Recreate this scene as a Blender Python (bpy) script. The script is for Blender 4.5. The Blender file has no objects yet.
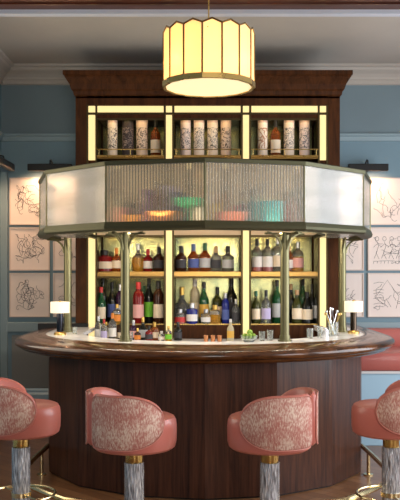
import bpy, bmesh, math, random
from mathutils import Vector, Matrix
random.seed(7)
PI = math.pi
scene = bpy.context.scene
COL = scene.collection

# ---------------------------------------------------------------- camera
CZ = 1.53            # eye height
cam_d = bpy.data.cameras.new('camera'); cam = bpy.data.objects.new('camera', cam_d); COL.objects.link(cam)
cam.location = (0, 0, CZ); cam.rotation_euler = (PI/2, 0, 0)
cam_d.sensor_fit = 'VERTICAL'; cam_d.sensor_height = 36; cam_d.sensor_width = 28.8
cam_d.lens = 850/500*36
cam_d.shift_x = -5/500; cam_d.shift_y = 25/500
cam_d.clip_end = 60
scene.camera = cam
scene.view_settings.view_transform = 'Standard'; scene.view_settings.look = 'None'
scene.view_settings.gamma = 1; scene.view_settings.use_curve_mapping = False
scene.view_settings.exposure = 0.0

# ---------------------------------------------------------------- world, window light and an added left fill
w = bpy.data.worlds.new('world'); scene.world = w; w.use_nodes = True
w.node_tree.nodes['Background'].inputs[0].default_value = (0.55, 0.68, 0.9, 1)
w.node_tree.nodes['Background'].inputs[1].default_value = 0.3

def area(name, loc, target, sx, sy, power, color):
    d = bpy.data.lights.new(name, 'AREA'); d.shape = 'RECTANGLE'; d.size = sx; d.size_y = sy
    d.energy = power; d.color = color
    o = bpy.data.objects.new(name, d); COL.objects.link(o); o.location = loc
    o.rotation_euler = (Vector(target)-Vector(loc)).to_track_quat('-Z', 'Y').to_euler()
    return o
area('daylight_right_window', (3.62, 5.85, 1.75), (0, 5.85, 1.75), 2.6, 2.3, 125, (0.92, 0.95, 1.0))
area('daylight_right_rear_window', (3.62, 3.05, 1.75), (0, 3.05, 1.75), 1.6, 2.3, 80, (0.95, 0.96, 1.0))
area('left_warm_fill', (-2.0, 6.15, 2.0), (0, 6.15, 2.0), 1.3, 1.7, 20, (1.0, .86, .66))  # warm light added for the cream reflection in the left canopy glass
area('daylight_rear_window', (0.75, -1.45, 1.9), (0.75, 5, 1.9), 1.5, 2.2, 95, (1.0, 0.93, 0.86))

# ---------------------------------------------------------------- helpers
def px(x, y, d):
    """point of the place that lies d metres ahead, worked out from the photo"""
    return Vector(((x-205)*d/850, d, CZ+(275-y)*d/850))

def tag(o, label=None, cat=None, group=None, kind=None):
    if label: o['label'] = label
    if cat: o['category'] = cat
    if group: o['group'] = group
    if kind: o['kind'] = kind
    return o
def thing(name, label, cat, loc=(0,0,0), rz=0, group=None):
    o = bpy.data.objects.new(name, None); COL.objects.link(o); o.location = loc; o.rotation_euler = (0,0,rz)
    o.empty_display_size = .1
    return tag(o, label, cat, group)

class MB:
    def __init__(s): s.bm = bmesh.new()
    def box(s, x0,x1,y0,y1,z0,z1, bev=0):
        r = bmesh.ops.create_cube(s.bm, size=1)
        for v in r['verts']:
            v.co = Vector(((x0+x1)/2+v.co.x*(x1-x0), (y0+y1)/2+v.co.y*(y1-y0), (z0+z1)/2+v.co.z*(z1-z0)))
        if bev:
            es = list({e for v in r['verts'] for e in v.link_edges})
            bmesh.ops.bevel(s.bm, geom=es, offset=bev, segments=2, affect='EDGES', profile=.5)
        return s
    def obox(s, c, half, mat):
        """box with half sizes turned by a matrix about c"""
        r = bmesh.ops.create_cube(s.bm, size=2)
        for v in r['verts']:
            v.co = Vector(c) + mat @ Vector((v.co.x*half[0], v.co.y*half[1], v.co.z*half[2]))
        return s
    def lathe(s, prof, c=(0,0,0), seg=24, sx=1, sy=1):
        rings = []
        for r, z in prof:
            if r < 1e-5: rings.append([s.bm.verts.new((c[0], c[1], c[2]+z))])
            else: rings.append([s.bm.verts.new((c[0]+r*sx*math.cos(2*PI*k/seg), c[1]+r*sy*math.sin(2*PI*k/seg), c[2]+z)) for k in range(seg)])
        for a, b in zip(rings, rings[1:]):
            for k in range(seg):
                l = (k+1) % seg
                if len(a) == 1 and len(b) == 1: continue
                if len(a) == 1: s.bm.faces.new((a[0], b[l], b[k]))
                elif len(b) == 1: s.bm.faces.new((a[k], a[l], b[0]))
                else: s.bm.faces.new((a[k], a[l], b[l], b[k]))
        return s
    def cyl(s, c, r, h, seg=24, bev=0):
        p = [(0,0),(r-bev,0)] + ([(r,bev),(r,h-bev)] if bev else [(r,h)]) + [(r-bev,h),(0,h)] if bev else [(0,0),(r,0),(r,h),(0,h)]
        return s.lathe(p, c, seg)
    def tube(s, pts, r, seg=8, closed=False):
        pts = [Vector(p) for p in pts]; n = len(pts); rings = []
        up = Vector((0,0,1)); prev = None
        for i, p in enumerate(pts):
            if closed: t = pts[(i+1) % n]-pts[i-1]
            else: t = pts[min(i+1,n-1)]-pts[max(i-1,0)]
            t.normalize()
            if prev is None: a = t.cross(up if abs(t.z) < .9 else Vector((1,0,0))).normalized()
            else: a = (prev - t*prev.dot(t)).normalized()
            prev = a; b = t.cross(a)
            rings.append([s.bm.verts.new(p + a*(r*math.cos(2*PI*k/seg)) + b*(r*math.sin(2*PI*k/seg))) for k in range(seg)])
        m = n if closed else n-1
        for i in range(m):
            A, B = rings[i], rings[(i+1) % n]
            for k in range(seg):
                l = (k+1) % seg; s.bm.faces.new((A[k], A[l], B[l], B[k]))
        if not closed:
            s.bm.faces.new(rings[0][::-1]); s.bm.faces.new(rings[-1])
        return s
    def loft(s, rows, closed_prof=True, caps=True, closed_path=False):
        vs = [[s.bm.verts.new(p) for p in row] for row in rows]
        n = len(vs); m = len(vs[0])
        for i in range(n if closed_path else n-1):
            A, B = vs[i], vs[(i+1) % n]
            for k in range(m if closed_prof else m-1):
                l = (k+1) % m; s.bm.faces.new((A[k], A[l], B[l], B[k]))
        if caps and closed_prof and not closed_path:
            s.bm.faces.new(vs[0][::-1]); s.bm.faces.new(vs[-1])
        return s
    def prism(s, poly, z0, z1):
        a = [s.bm.verts.new((x,y,z0)) for x,y in poly]; b = [s.bm.verts.new((x,y,z1)) for x,y in poly]
        n = len(a)
        s.bm.faces.new(a[::-1]); s.bm.faces.new(b)
        for k in range(n): s.bm.faces.new((a[k], a[(k+1)%n], b[(k+1)%n], b[k]))
        return s
    def build(s, name, mat, parent=None, smooth=False, world=False, sharp=35):
        bmesh.ops.recalc_face_normals(s.bm, faces=s.bm.faces)
        if world and parent:
            bmesh.ops.transform(s.bm, matrix=Matrix.Translation(-Vector(parent.location)), verts=s.bm.verts)
        me = bpy.data.meshes.new(name); s.bm.to_mesh(me); s.bm.free()
        me.materials.append(mat)
        if smooth:
            for p in me.polygons: p.use_smooth = True
            me.set_sharp_from_angle(angle=math.radians(sharp))
        o = bpy.data.objects.new(name, me); COL.objects.link(o)
        if parent: o.parent = parent
        return o
def struct(o): return tag(o, kind='structure')

# ---------------------------------------------------------------- materials
MATS = {}
def nodes_of(name):
    m = bpy.data.materials.new(name); m.use_nodes = True; nt = m.node_tree
    return m, nt, nt.nodes['Principled BSDF']
def mat(name, col, rough=.5, metal=0, trans=0, ior=1.45, emit=None, estr=0, coat=0, alpha=1, spec=None, sheen=0):
    if name in MATS: return MATS[name]
    m, nt, b = nodes_of(name)
    b.inputs['Base Color'].default_value = (*col, 1); b.inputs['Roughness'].default_value = rough
    b.inputs['Metallic'].default_value = metal; b.inputs['Transmission Weight'].default_value = trans
    b.inputs['IOR'].default_value = ior; b.inputs['Coat Weight'].default_value = coat
    b.inputs['Coat Roughness'].default_value = .08
    if spec is not None: b.inputs['Specular IOR Level'].default_value = spec
    if sheen: b.inputs['Sheen Weight'].default_value = sheen
    if emit: b.inputs['Emission Color'].default_value = (*emit, 1); b.inputs['Emission Strength'].default_value = estr
    # a little unevenness so that no surface is perfectly uniform
    n = nt.nodes.new('ShaderNodeTexNoise'); n.inputs['Scale'].default_value = 14
    tc = nt.nodes.new('ShaderNodeTexCoord'); nt.links.new(tc.outputs['Object'], n.inputs['Vector'])
    mr = nt.nodes.new('ShaderNodeMapRange'); mr.inputs['To Min'].default_value = max(0, rough-.05); mr.inputs['To Max'].default_value = min(1, rough+.05)
    nt.links.new(n.outputs['Fac'], mr.inputs['Value']); nt.links.new(mr.outputs[0], b.inputs['Roughness'])
    MATS[name] = m; return m
def ramp(nt, stops):
    r = nt.nodes.new('ShaderNodeValToRGB'); e = r.color_ramp.elements
    e[0].position, e[0].color = stops[0][0], (*stops[0][1], 1); e[1].position, e[1].color = stops[-1][0], (*stops[-1][1], 1)
    for p, c in stops[1:-1]:
        x = e.new(p); x.color = (*c, 1)
    return r
def wood(name, dark, light, rough=.3, scale=(7, 7, .6), coat=.3, bump=.05, spec=.3):
    if name in MATS: return MATS[name]
    m, nt, b = nodes_of(name)
    tc = nt.nodes.new('ShaderNodeTexCoord'); mp = nt.nodes.new('ShaderNodeMapping'); mp.inputs['Scale'].default_value = scale
    n = nt.nodes.new('ShaderNodeTexNoise'); n.inputs['Scale'].default_value = 3.5; n.inputs['Detail'].default_value = 6; n.inputs['Roughness'].default_value = .62
    n.inputs['Distortion'].default_value = .6
    r = ramp(nt, [(.3, dark), (.5, tuple((a+b_)/2 for a, b_ in zip(dark, light))), (.72, light)])
    nt.links.new(tc.outputs['Object'], mp.inputs[0]); nt.links.new(mp.outputs[0], n.inputs['Vector'])
    nt.links.new(n.outputs['Fac'], r.inputs[0]); nt.links.new(r.outputs[0], b.inputs['Base Color'])
    bp = nt.nodes.new('ShaderNodeBump'); bp.inputs['Strength'].default_value = bump; bp.inputs['Distance'].default_value = .01
    nt.links.new(n.outputs['Fac'], bp.inputs['Height']); nt.links.new(bp.outputs[0], b.inputs['Normal'])
    b.inputs['Roughness'].default_value = rough; b.inputs['Coat Weight'].default_value = coat; b.inputs['Coat Roughness'].default_value = .12; b.inputs['Specular IOR Level'].default_value = spec
    MATS[name] = m; return m
def marble():
    m, nt, b = nodes_of('pale_marble')
    tc = nt.nodes.new('ShaderNodeTexCoord')
    n = nt.nodes.new('ShaderNodeTexNoise'); n.inputs['Scale'].default_value = 4; n.inputs['Detail'].default_value = 8; n.inputs['Distortion'].default_value = 1.5
    r = ramp(nt, [(.35, (.68,.67,.69)), (.5, (.86,.86,.87)), (.7, (.92,.92,.93))])
    nt.links.new(tc.outputs['Object'], n.inputs['Vector']); nt.links.new(n.outputs['Fac'], r.inputs[0]); nt.links.new(r.outputs[0], b.inputs['Base Color'])
    b.inputs['Roughness'].default_value = .22
    return m
def plaster(name, col, var=.06, rough=.65):
    m, nt, b = nodes_of(name)
    tc = nt.nodes.new('ShaderNodeTexCoord')
    n = nt.nodes.new('ShaderNodeTexNoise'); n.inputs['Scale'].default_value = 1.4; n.inputs['Detail'].default_value = 4
    r = ramp(nt, [(.3, tuple(c*(1-var) for c in col)), (.7, tuple(min(1, c*(1+var)) for c in col))])
    nt.links.new(tc.outputs['Object'], n.inputs['Vector']); nt.links.new(n.outputs['Fac'], r.inputs[0]); nt.links.new(r.outputs[0], b.inputs['Base Color'])
    b.inputs['Roughness'].default_value = rough
    return m
def floor_mat():
    m, nt, b = nodes_of('oak_boards')
    tc = nt.nodes.new('ShaderNodeTexCoord'); mp = nt.nodes.new('ShaderNodeMapping'); mp.inputs['Rotation'].default_value = (0,0,PI/4)
    br = nt.nodes.new('ShaderNodeTexBrick'); br.inputs['Scale'].default_value = 1
    br.inputs['Brick Width'].default_value = .6; br.inputs['Row Height'].default_value = .09; br.inputs['Mortar Size'].default_value = .002
    br.inputs['Color1'].default_value = (.20,.085,.035,1); br.inputs['Color2'].default_value = (.30,.14,.06,1); br.inputs['Mortar'].default_value = (.04,.02,.01,1)
    nt.links.new(tc.outputs['Object'], mp.inputs[0]); nt.links.new(mp.outputs[0], br.inputs['Vector']); nt.links.new(br.outputs['Color'], b.inputs['Base Color'])
    b.inputs['Roughness'].default_value = .28
    return m
def woven():
    """pink leather coloured ground with a broken cream vertical weave"""
    m, nt, b = nodes_of('pink_cream_weave')
    tc = nt.nodes.new('ShaderNodeTexCoord'); mp = nt.nodes.new('ShaderNodeMapping'); mp.inputs['Scale'].default_value = (1, 1, .36)
    n = nt.nodes.new('ShaderNodeTexNoise'); n.inputs['Scale'].default_value = 165; n.inputs['Detail'].default_value = 3; n.inputs['Roughness'].default_value = .6
    n2 = nt.nodes.new('ShaderNodeTexNoise'); n2.inputs['Scale'].default_value = 9
    mx = nt.nodes.new('ShaderNodeMath'); mx.operation = 'MULTIPLY_ADD'; mx.inputs[1].default_value = .5
    r = ramp(nt, [(.64, (.47,.17,.13)), (.75, (.56,.29,.23)), (.90, (.76,.58,.46))])
    nt.links.new(tc.outputs['Object'], mp.inputs[0]); nt.links.new(mp.outputs[0], n.inputs['Vector']); nt.links.new(tc.outputs['Object'], n2.inputs['Vector'])
    nt.links.new(n2.outputs['Fac'], mx.inputs[0]); nt.links.new(n.outputs['Fac'], mx.inputs[2])
    nt.links.new(mx.outputs[0], r.inputs[0]); nt.links.new(r.outputs[0], b.inputs['Base Color'])
    bp = nt.nodes.new('ShaderNodeBump'); bp.inputs['Strength'].default_value = .3; bp.inputs['Distance'].default_value = .004
    nt.links.new(n.outputs['Fac'], bp.inputs['Height']); nt.links.new(bp.outputs[0], b.inputs['Normal'])
    b.inputs['Roughness'].default_value = .8
    return m
def crackle():
    """clear cast resin full of silvery vertical flaws"""
    m, nt, b = nodes_of('crackled_resin')
    tc = nt.nodes.new('ShaderNodeTexCoord'); mp = nt.nodes.new('ShaderNodeMapping'); mp.inputs['Scale'].default_value = (1, 1, .14)
    v = nt.nodes.new('ShaderNodeTexVoronoi'); v.inputs['Scale'].default_value = 150
    n = nt.nodes.new('ShaderNodeTexNoise'); n.inputs['Scale'].default_value = 110; n.inputs['Detail'].default_value = 4
    r = ramp(nt, [(.34, (.20,.20,.21)), (.5, (.46,.47,.50)), (.64, (.88,.90,.94))])
    nt.links.new(tc.outputs['Object'], mp.inputs[0]); nt.links.new(mp.outputs[0], v.inputs['Vector']); nt.links.new(mp.outputs[0], n.inputs['Vector'])
    nt.links.new(n.outputs['Fac'], r.inputs[0]); nt.links.new(r.outputs[0], b.inputs['Base Color'])
    bp = nt.nodes.new('ShaderNodeBump'); bp.inputs['Strength'].default_value = .7; bp.inputs['Distance'].default_value = .01
    nt.links.new(v.outputs['Distance'], bp.inputs['Height']); nt.links.new(bp.outputs[0], b.inputs['Normal'])
    b.inputs['Roughness'].default_value = .2; b.inputs['Metallic'].default_value = .6; b.inputs['Coat Weight'].default_value = .6
    return m
def fluted():
    """ribbed pale glass: see-through but slightly milky"""
    m = bpy.data.materials.new('ribbed_glass'); m.use_nodes = True; nt = m.node_tree; nt.nodes.clear()
    out = nt.nodes.new('ShaderNodeOutputMaterial')
    g = nt.nodes.new('ShaderNodeBsdfGlass'); g.inputs['Roughness'].default_value = .04; g.inputs['IOR'].default_value = 1.3; g.inputs['Color'].default_value = (.97,.97,.93,1)
    t = nt.nodes.new('ShaderNodeBsdfTranslucent'); t.inputs['Color'].default_value = (.95,.86,.62,1)
    d = nt.nodes.new('ShaderNodeBsdfDiffuse'); d.inputs['Color'].default_value = (.80,.82,.78,1)
    tr = nt.nodes.new('ShaderNodeBsdfTransparent')
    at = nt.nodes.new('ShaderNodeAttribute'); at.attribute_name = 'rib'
    cr_ = ramp(nt, [(.15, (.42,.44,.38)), (.75, (1,1,.97))])  # darker groove tint stands in for the dark lines of refraction
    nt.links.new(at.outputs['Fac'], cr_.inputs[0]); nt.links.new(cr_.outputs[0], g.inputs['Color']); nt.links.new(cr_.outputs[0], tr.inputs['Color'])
    gl = nt.nodes.new('ShaderNodeBsdfGlossy'); gl.inputs['Roughness'].default_value = .42
    m1 = nt.nodes.new('ShaderNodeMixShader'); m1.inputs[0].default_value = .5
    nt.links.new(t.outputs[0], m1.inputs[1]); nt.links.new(d.outputs[0], m1.inputs[2])
    m2 = nt.nodes.new('ShaderNodeMixShader'); m2.inputs[0].default_value = .24
    nt.links.new(g.outputs[0], m2.inputs[1]); nt.links.new(m1.outputs[0], m2.inputs[2])
    m3 = nt.nodes.new('ShaderNodeMixShader'); m3.inputs[0].default_value = .30
    nt.links.new(m2.outputs[0], m3.inputs[1]); nt.links.new(tr.outputs[0], m3.inputs[2])
    lw = nt.nodes.new('ShaderNodeLayerWeight'); lw.inputs['Blend'].default_value = .35
    mu = nt.nodes.new('ShaderNodeMath'); mu.operation = 'MULTIPLY'; mu.inputs[1].default_value = .5
    m4 = nt.nodes.new('ShaderNodeMixShader')
    nt.links.new(lw.outputs['Facing'], mu.inputs[0]); nt.links.new(mu.outputs[0], m4.inputs[0])
    nt.links.new(m3.outputs[0], m4.inputs[1]); nt.links.new(gl.outputs[0], m4.inputs[2])
    nt.links.new(m4.outputs[0], out.inputs[0])
    return m
def smooth_pale():  # smooth pale glass for the side facets, no ribs
    m = bpy.data.materials.new('smooth_pale_glass'); m.use_nodes = True; nt = m.node_tree; nt.nodes.clear()
    out = nt.nodes.new('ShaderNodeOutputMaterial')
    g = nt.nodes.new('ShaderNodeBsdfGlass'); g.inputs['Roughness'].default_value = .14; g.inputs['IOR'].default_value = 1.25
    t = nt.nodes.new('ShaderNodeBsdfTranslucent'); t.inputs['Color'].default_value = (.92,.90,.82,1)
    d = nt.nodes.new('ShaderNodeBsdfDiffuse'); d.inputs['Color'].default_value = (.80,.82,.78,1)
    gl = nt.nodes.new('ShaderNodeBsdfGlossy'); gl.inputs['Roughness'].default_value = .18
    n = nt.nodes.new('ShaderNodeTexNoise'); n.inputs['Scale'].default_value = 2.0; n.inputs['Detail'].default_value = 2
    tc = nt.nodes.new('ShaderNodeTexCoord'); mp = nt.nodes.new('ShaderNodeMapping'); mp.inputs['Scale'].default_value = (1,1,5)
    r = ramp(nt, [(.3, (.84,.84,.80)), (.7, (1,1,1))])
    nt.links.new(tc.outputs['Object'], mp.inputs[0]); nt.links.new(mp.outputs[0], n.inputs['Vector']); nt.links.new(n.outputs['Fac'], r.inputs[0]); nt.links.new(r.outputs[0], g.inputs['Color'])
    m1 = nt.nodes.new('ShaderNodeMixShader'); m1.inputs[0].default_value = .4
    nt.links.new(t.outputs[0], m1.inputs[1]); nt.links.new(d.outputs[0], m1.inputs[2])
    m2 = nt.nodes.new('ShaderNodeMixShader'); m2.inputs[0].default_value = .20
    nt.links.new(g.outputs[0], m2.inputs[1]); nt.links.new(m1.outputs[0], m2.inputs[2])
    lw = nt.nodes.new('ShaderNodeLayerWeight'); lw.inputs['Blend'].default_value = .35
    mu = nt.nodes.new('ShaderNodeMath'); mu.operation = 'MULTIPLY'; mu.inputs[1].default_value = .19
    m4 = nt.nodes.new('ShaderNodeMixShader')
    nt.links.new(lw.outputs['Facing'], mu.inputs[0]); nt.links.new(mu.outputs[0], m4.inputs[0])
    nt.links.new(m2.outputs[0], m4.inputs[1]); nt.links.new(gl.outputs[0], m4.inputs[2])
    nt.links.new(m4.outputs[0], out.inputs[0])
    return m
def antique_mirror():
    m, nt, b = nodes_of('antique_mirror')
    tc = nt.nodes.new('ShaderNodeTexCoord')
    n = nt.nodes.new('ShaderNodeTexNoise'); n.inputs['Scale'].default_value = 5; n.inputs['Detail'].default_value = 5
    r = ramp(nt, [(.3, (.13,.16,.09)), (.7, (.38,.35,.15))])
    nt.links.new(tc.outputs['Object'], n.inputs['Vector']); nt.links.new(n.outputs['Fac'], r.inputs[0]); nt.links.new(r.outputs[0], b.inputs['Base Color'])
    b.inputs['Metallic'].default_value = .9; b.inputs['Roughness'].default_value = .2
    return m
def sketch_paper(name, ground, ink, scale, thr=.035, off=0.0):
    """printed swirling line pattern on a tube's paper"""
    m, nt, b = nodes_of(name)
    tc = nt.nodes.new('ShaderNodeTexCoord'); mp = nt.nodes.new('ShaderNodeMapping'); mp.inputs['Location'].default_value = (off, off*.7, off*1.3)
    n = nt.nodes.new('ShaderNodeTexNoise'); n.inputs['Scale'].default_value = scale; n.inputs['Detail'].default_value = 2; n.inputs['Distortion'].default_value = 1.2
    a = nt.nodes.new('ShaderNodeMath'); a.operation = 'SUBTRACT'; a.inputs[1].default_value = .5
    ab = nt.nodes.new('ShaderNodeMath'); ab.operation = 'ABSOLUTE'
    r = ramp(nt, [(thr*.6, ink), (thr*1.5, ground)])
    sp = nt.nodes.new('ShaderNodeSeparateXYZ')
    # only the middle band of the tube is printed
    z1 = nt.nodes.new('ShaderNodeMath'); z1.operation = 'SUBTRACT'; z1.inputs[1].default_value = .17
    z2 = nt.nodes.new('ShaderNodeMath'); z2.operation = 'ABSOLUTE'
    z3 = nt.nodes.new('ShaderNodeMath'); z3.operation = 'LESS_THAN'; z3.inputs[1].default_value = .095
    mx = nt.nodes.new('ShaderNodeMix'); mx.data_type = 'RGBA'; mx.inputs[6].default_value = (*ground, 1)
    L = nt.links
    L.new(tc.outputs['Object'], mp.inputs[0]); L.new(mp.outputs[0], n.inputs['Vector']); L.new(n.outputs['Fac'], a.inputs[0]); L.new(a.outputs[0], ab.inputs[0]); L.new(ab.outputs[0], r.inputs[0])
    L.new(tc.outputs['Object'], sp.inputs[0]); L.new(sp.outputs['Z'], z1.inputs[0]); L.new(z1.outputs[0], z2.inputs[0]); L.new(z2.outputs[0], z3.inputs[0])
    L.new(z3.outputs[0], mx.inputs[0]); L.new(r.outputs[0], mx.inputs[7]); L.new(mx.outputs[2], b.inputs['Base Color'])
    b.inputs['Roughness'].default_value = .6
    return m

WALNUT = wood('dark_walnut', (.018,.005,.003), (.098,.034,.016), rough=.38, scale=(9,9,.5), coat=.08)
CABWOOD = wood('cabinet_walnut', (.022,.007,.002), (.085,.028,.008), rough=.45, scale=(6,6,.9), coat=.0, spec=.12)
RAILWOOD = wood('polished_walnut', (.018,.006,.002), (.15,.052,.014), rough=.22, scale=(1.6,1.6,9), coat=.35, bump=.02)
BEAMWOOD = wood('beam_walnut', (.03,.006,.003), (.10,.026,.010), rough=.4, scale=(.6,7,7), coat=.2)
MARBLE = marble()
WALL = plaster('blue_grey_paint', (.18,.285,.345))
WALLUP = plaster('upper_wall_paint', (.17,.235,.265))
PANEL = plaster('grey_panel', (.235,.25,.245))  # greyer tone than the wall around it
TRIM = plaster('trim_paint', (.26,.36,.40), rough=.45)
CEIL = plaster('ceiling_paint', (.46,.42,.37))
SKYBLUE = plaster('pale_blue_paint', (.36,.55,.68), rough=.5)
FLOOR = floor_mat()
WEAVE = woven()
RESIN = crackle()
RIBBED = fluted()
PALEGLASS = smooth_pale()
MIRROR = antique_mirror()
BRONZE = mat('olive_bronze', (.085,.082,.045), .5, .8)
COLUMN = mat('patinated_bronze', (.17,.155,.08), .34, .85)
DARKBRONZE = mat('dark_bronze', (.07,.05,.02), .4, .8)
BRASS = mat('brushed_brass', (.62,.42,.14), .28, 1)
PALEBRASS = mat('pale_brass', (.72,.58,.32), .22, 1)
GOLDSHELF = mat('gold_shelf', (.42,.25,.075), .3, .9)
STEEL = mat('polished_steel', (.65,.66,.68), .15, 1)
PINK = mat('pink_leather', (.56,.17,.13), .36, 0, coat=.15)
PIPING = mat('pink_piping', (.60,.22,.17), .4)
BENCH = mat('bench_leather', (.48,.13,.11), .38, 0, coat=.15)
BLACK = mat('black_metal', (.012,.012,.012), .35, .3)
WHITE = mat('white_paint', (.7,.7,.7), .4)
LED = mat('warm_light_strip', (.3,.25,.15), .5, emit=(1,.76,.32), estr=1.02)
SHADE = mat('lit_fabric_shade', (.6,.55,.45), .6, emit=(1,.84,.58), estr=.75)
PAPER = mat('drawing_paper', (.86,.77,.71), .75)
MOUNT = mat('picture_frame', (.72,.62,.55), .5)
INK = mat('drawing_ink', (.015,.01,.01), .8)

# ---------------------------------------------------------------- room shell
XL, XR, YB, YW, ZC = -2.06, 3.7, -1.6, 8.6, 3.63
struct(MB().box(XL-.3, XR+.3, YB-.2, YW+.2, -.12, 0).build('floor', FLOOR))
struct(MB().box(XL-.3, XR+.3, YB-.2, YW+.2, ZC, ZC+.12).build('ceiling', CEIL))
zr = px(0,136,YW).z
wb = struct(MB().box(XL-.1, XR+.1, YW, YW+.15, 0, zr).build('wall_back', WALL))
struct(MB().box(XL-.1, XR+.1, YW, YW+.15, zr, ZC).build('wall_back_upper', WALLUP))
def wall_with_windows(name, x, wins, mt, sgn):
    m = MB(); y = YB; t = .18
    x0, x1 = (x, x+t) if sgn > 0 else (x-t, x)
    for a, b, z0, z1 in wins:
        m.box(x0,x1,y,a,0,ZC); m.box(x0,x1,a,b,0,z0); m.box(x0,x1,a,b,z1,ZC); y = b
    m.box(x0,x1,y,YW,0,ZC)
    return struct(m.build(name, mt))
wall_with_windows('wall_left', XL, [(-.9,1.5,.7,2.9),(5.45,6.85,1.1,2.9)], WALL, -1)  # opening beside the bar added for the warm left fill
wall_with_windows('wall_right', XR, [(2.2,3.9,.6,2.95),(4.5,7.2,.6,2.95)], WALL, 1)
m = MB()
m.box(XL-.1,-1.5,YB-.15,YB,0,ZC); m.box(1.9,XR+.1,YB-.15,YB,0,ZC); m.box(-1.5,1.9,YB-.15,YB,0,.75); m.box(-1.5,1.9,YB-.15,YB,3.05,ZC)
struct(m.build('wall_front', WALL))
def window(n, x, a, b, z0, z1):
    m = MB(); t = .05
    m.box(x-.04,x+.04,a,b,z0,z0+t); m.box(x-.04,x+.04,a,b,z1-t,z1); m.box(x-.04,x+.04,a,a+t,z0,z1); m.box(x-.04,x+.04,b-t,b,z0,z1)
    m.box(x-.02,x+.02,(a+b)/2-.02,(a+b)/2+.02,z0,z1); m.box(x-.02,x+.02,a,b,(z0+z1)/2-.02,(z0+z1)/2+.02)
    struct(m.build('window_%d' % n, WHITE))
window(1, XR+.1, 4.5, 7.2, .6, 2.95); window(2, XR+.1, 2.2, 3.9, .6, 2.95)
window(3, XL-.1, -.9, 1.5, .7, 2.9); window(5, XL-.1, 5.45, 6.85, 1.1, 2.9)  # second of these added to house the warm left fill
m = MB(); m.box(-1.5,1.9,YB-.1,YB-.05,.75,.8); m.box(-1.5,1.9,YB-.1,YB-.05,3.0,3.05)
for xx in (-1.5,.175,1.85): m.box(xx,xx+.05,YB-.1,YB-.05,.75,3.05)
struct(m.build('window_4', WHITE))
# cornice swept along the walls
def cornice(name, axis, prof, mt):
    m = MB()
    if axis == 'b': rows = [[(x, YW-d, z) for d, z in prof] for x in (XL, XR)]
    elif axis == 'l': rows = [[(XL+d, y, z) for d, z in prof] for y in (YB, YW)]
    else: rows = [[(XR-d, y, z) for d, z in prof] for y in (YB, YW)]
    struct(m.loft(rows).build(name, mt))
zc = ZC
cp = [(0,zc),(.16,zc),(.16,zc-.02),(.13,zc-.03),(.12,zc-.05),(.07,zc-.08),(.04,zc-.11),(.035,zc-.13),(.02,zc-.135),(.02,zc-.17),(0,zc-.18)]
for ax, nm in (('b','trim_1'),('l','trim_2'),('r','trim_3')): cornice(nm, ax, cp, CEIL)
pr = [(0,zr+.02),(.035,zr+.02),(.035,zr+.0),(.02,zr-.01),(.015,zr-.05),(0,zr-.055)]
cornice('trim_4', 'b', pr, TRIM); cornice('trim_5', 'l', pr, TRIM)
# dado: rail, panels and skirting on the back wall
z_d1, z_d0 = px(0,322,YW).z, px(0,332,YW).z
struct(MB().box(XL,XR,YW-.03,YW,z_d0,z_d1,.008).build('trim_6', TRIM))
z_b = px(0,388,YW).z
bb = [(0,0),(.05,0),(.05,z_b-.06),(.03,z_b-.04),(.03,z_b-.02),(.015,z_b),(0,z_b)]
cornice('baseboard_back', 'b', bb, SKYBLUE); cornice('baseboard_left', 'l', bb, SKYBLUE)
struct(MB().box(px(12,0,YW).x, -1.22, YW-.018, YW, z_b+.0, z_d0-.03, .006).build('trim_7', PANEL))
struct(MB().box(px(0,0,YW).x-.02, px(8,0,YW).x, YW-.035, YW, z_b, px(0,172,YW).z, .008).build('trim_8', TRIM))
# ceiling beam nearer than the bar
m = MB(); m.box(XL,XR,5.80,6.05,3.42,ZC)
m.box(XL,XR,5.90,5.92,3.41,3.42)
struct(m.build('trim_9', BEAMWOOD))
struct(MB().box(XL,XR,6.05,6.12,3.39,ZC).build('trim_10', plaster('beam_edge_paint', (.50,.53,.60))))

# ---------------------------------------------------------------- the bar counter
CY = 7.06
def station(ang):       # angle from straight ahead, positive to the right
    a = math.radians(ang); return math.sin(a), -math.cos(a)
def sweep(m, prof, angs, yl=None, yr=None):
    """sweep an (r, z) profile round the bar; yl / yr carry it straight back at the two sides"""
    rows = []
    if yl: rows.append([(-r, yl, z) for r, z in prof])
    for a in angs:
        sx, sy = station(a); rows.append([(r*sx, CY+r*sy, z) for r, z in prof])
    if yr: rows.append([(r, yr, z) for r, z in prof])
    return m.loft(rows)
ZT = CZ-.474             # marble level
fine = [i*3 for i in range(-30,31)]
bar = thing('bar_counter', 'dark walnut semicircular bar counter with pale marble top and rounded wooden armrest', 'bar counter', (0,CY,0))
octs = [-90,-67.5,-45,-22.5,0,22.5,45,67.5,90]
for a, b in zip(octs, octs[1:]):
    m = MB(); sweep(m, [(1.22,.012),(1.30,.012),(1.30,ZT-.09),(1.22,ZT-.09)], [a,b]); m.build('front_panel', WALNUT, bar, world=True)
for s, ye in ((-1,7.72),(1,8.55)):
    x0, x1 = sorted((s*1.22, s*1.30))
    MB().box(x0,x1,CY,ye,.012,ZT-.09).build('side_panel', WALNUT, bar, world=True)
sweep(MB(), [(1.2,0),(1.285,0),(1.285,.012),(1.2,.012)], octs, 7.72, 8.55).build('plinth', BLACK, bar, world=True)
sweep(MB(), [(1.0,ZT-.03),(1.305,ZT-.03),(1.305,ZT),(1.0,ZT)], fine, 7.72, 8.55).build('marble_top', MARBLE, bar, world=True)
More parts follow.
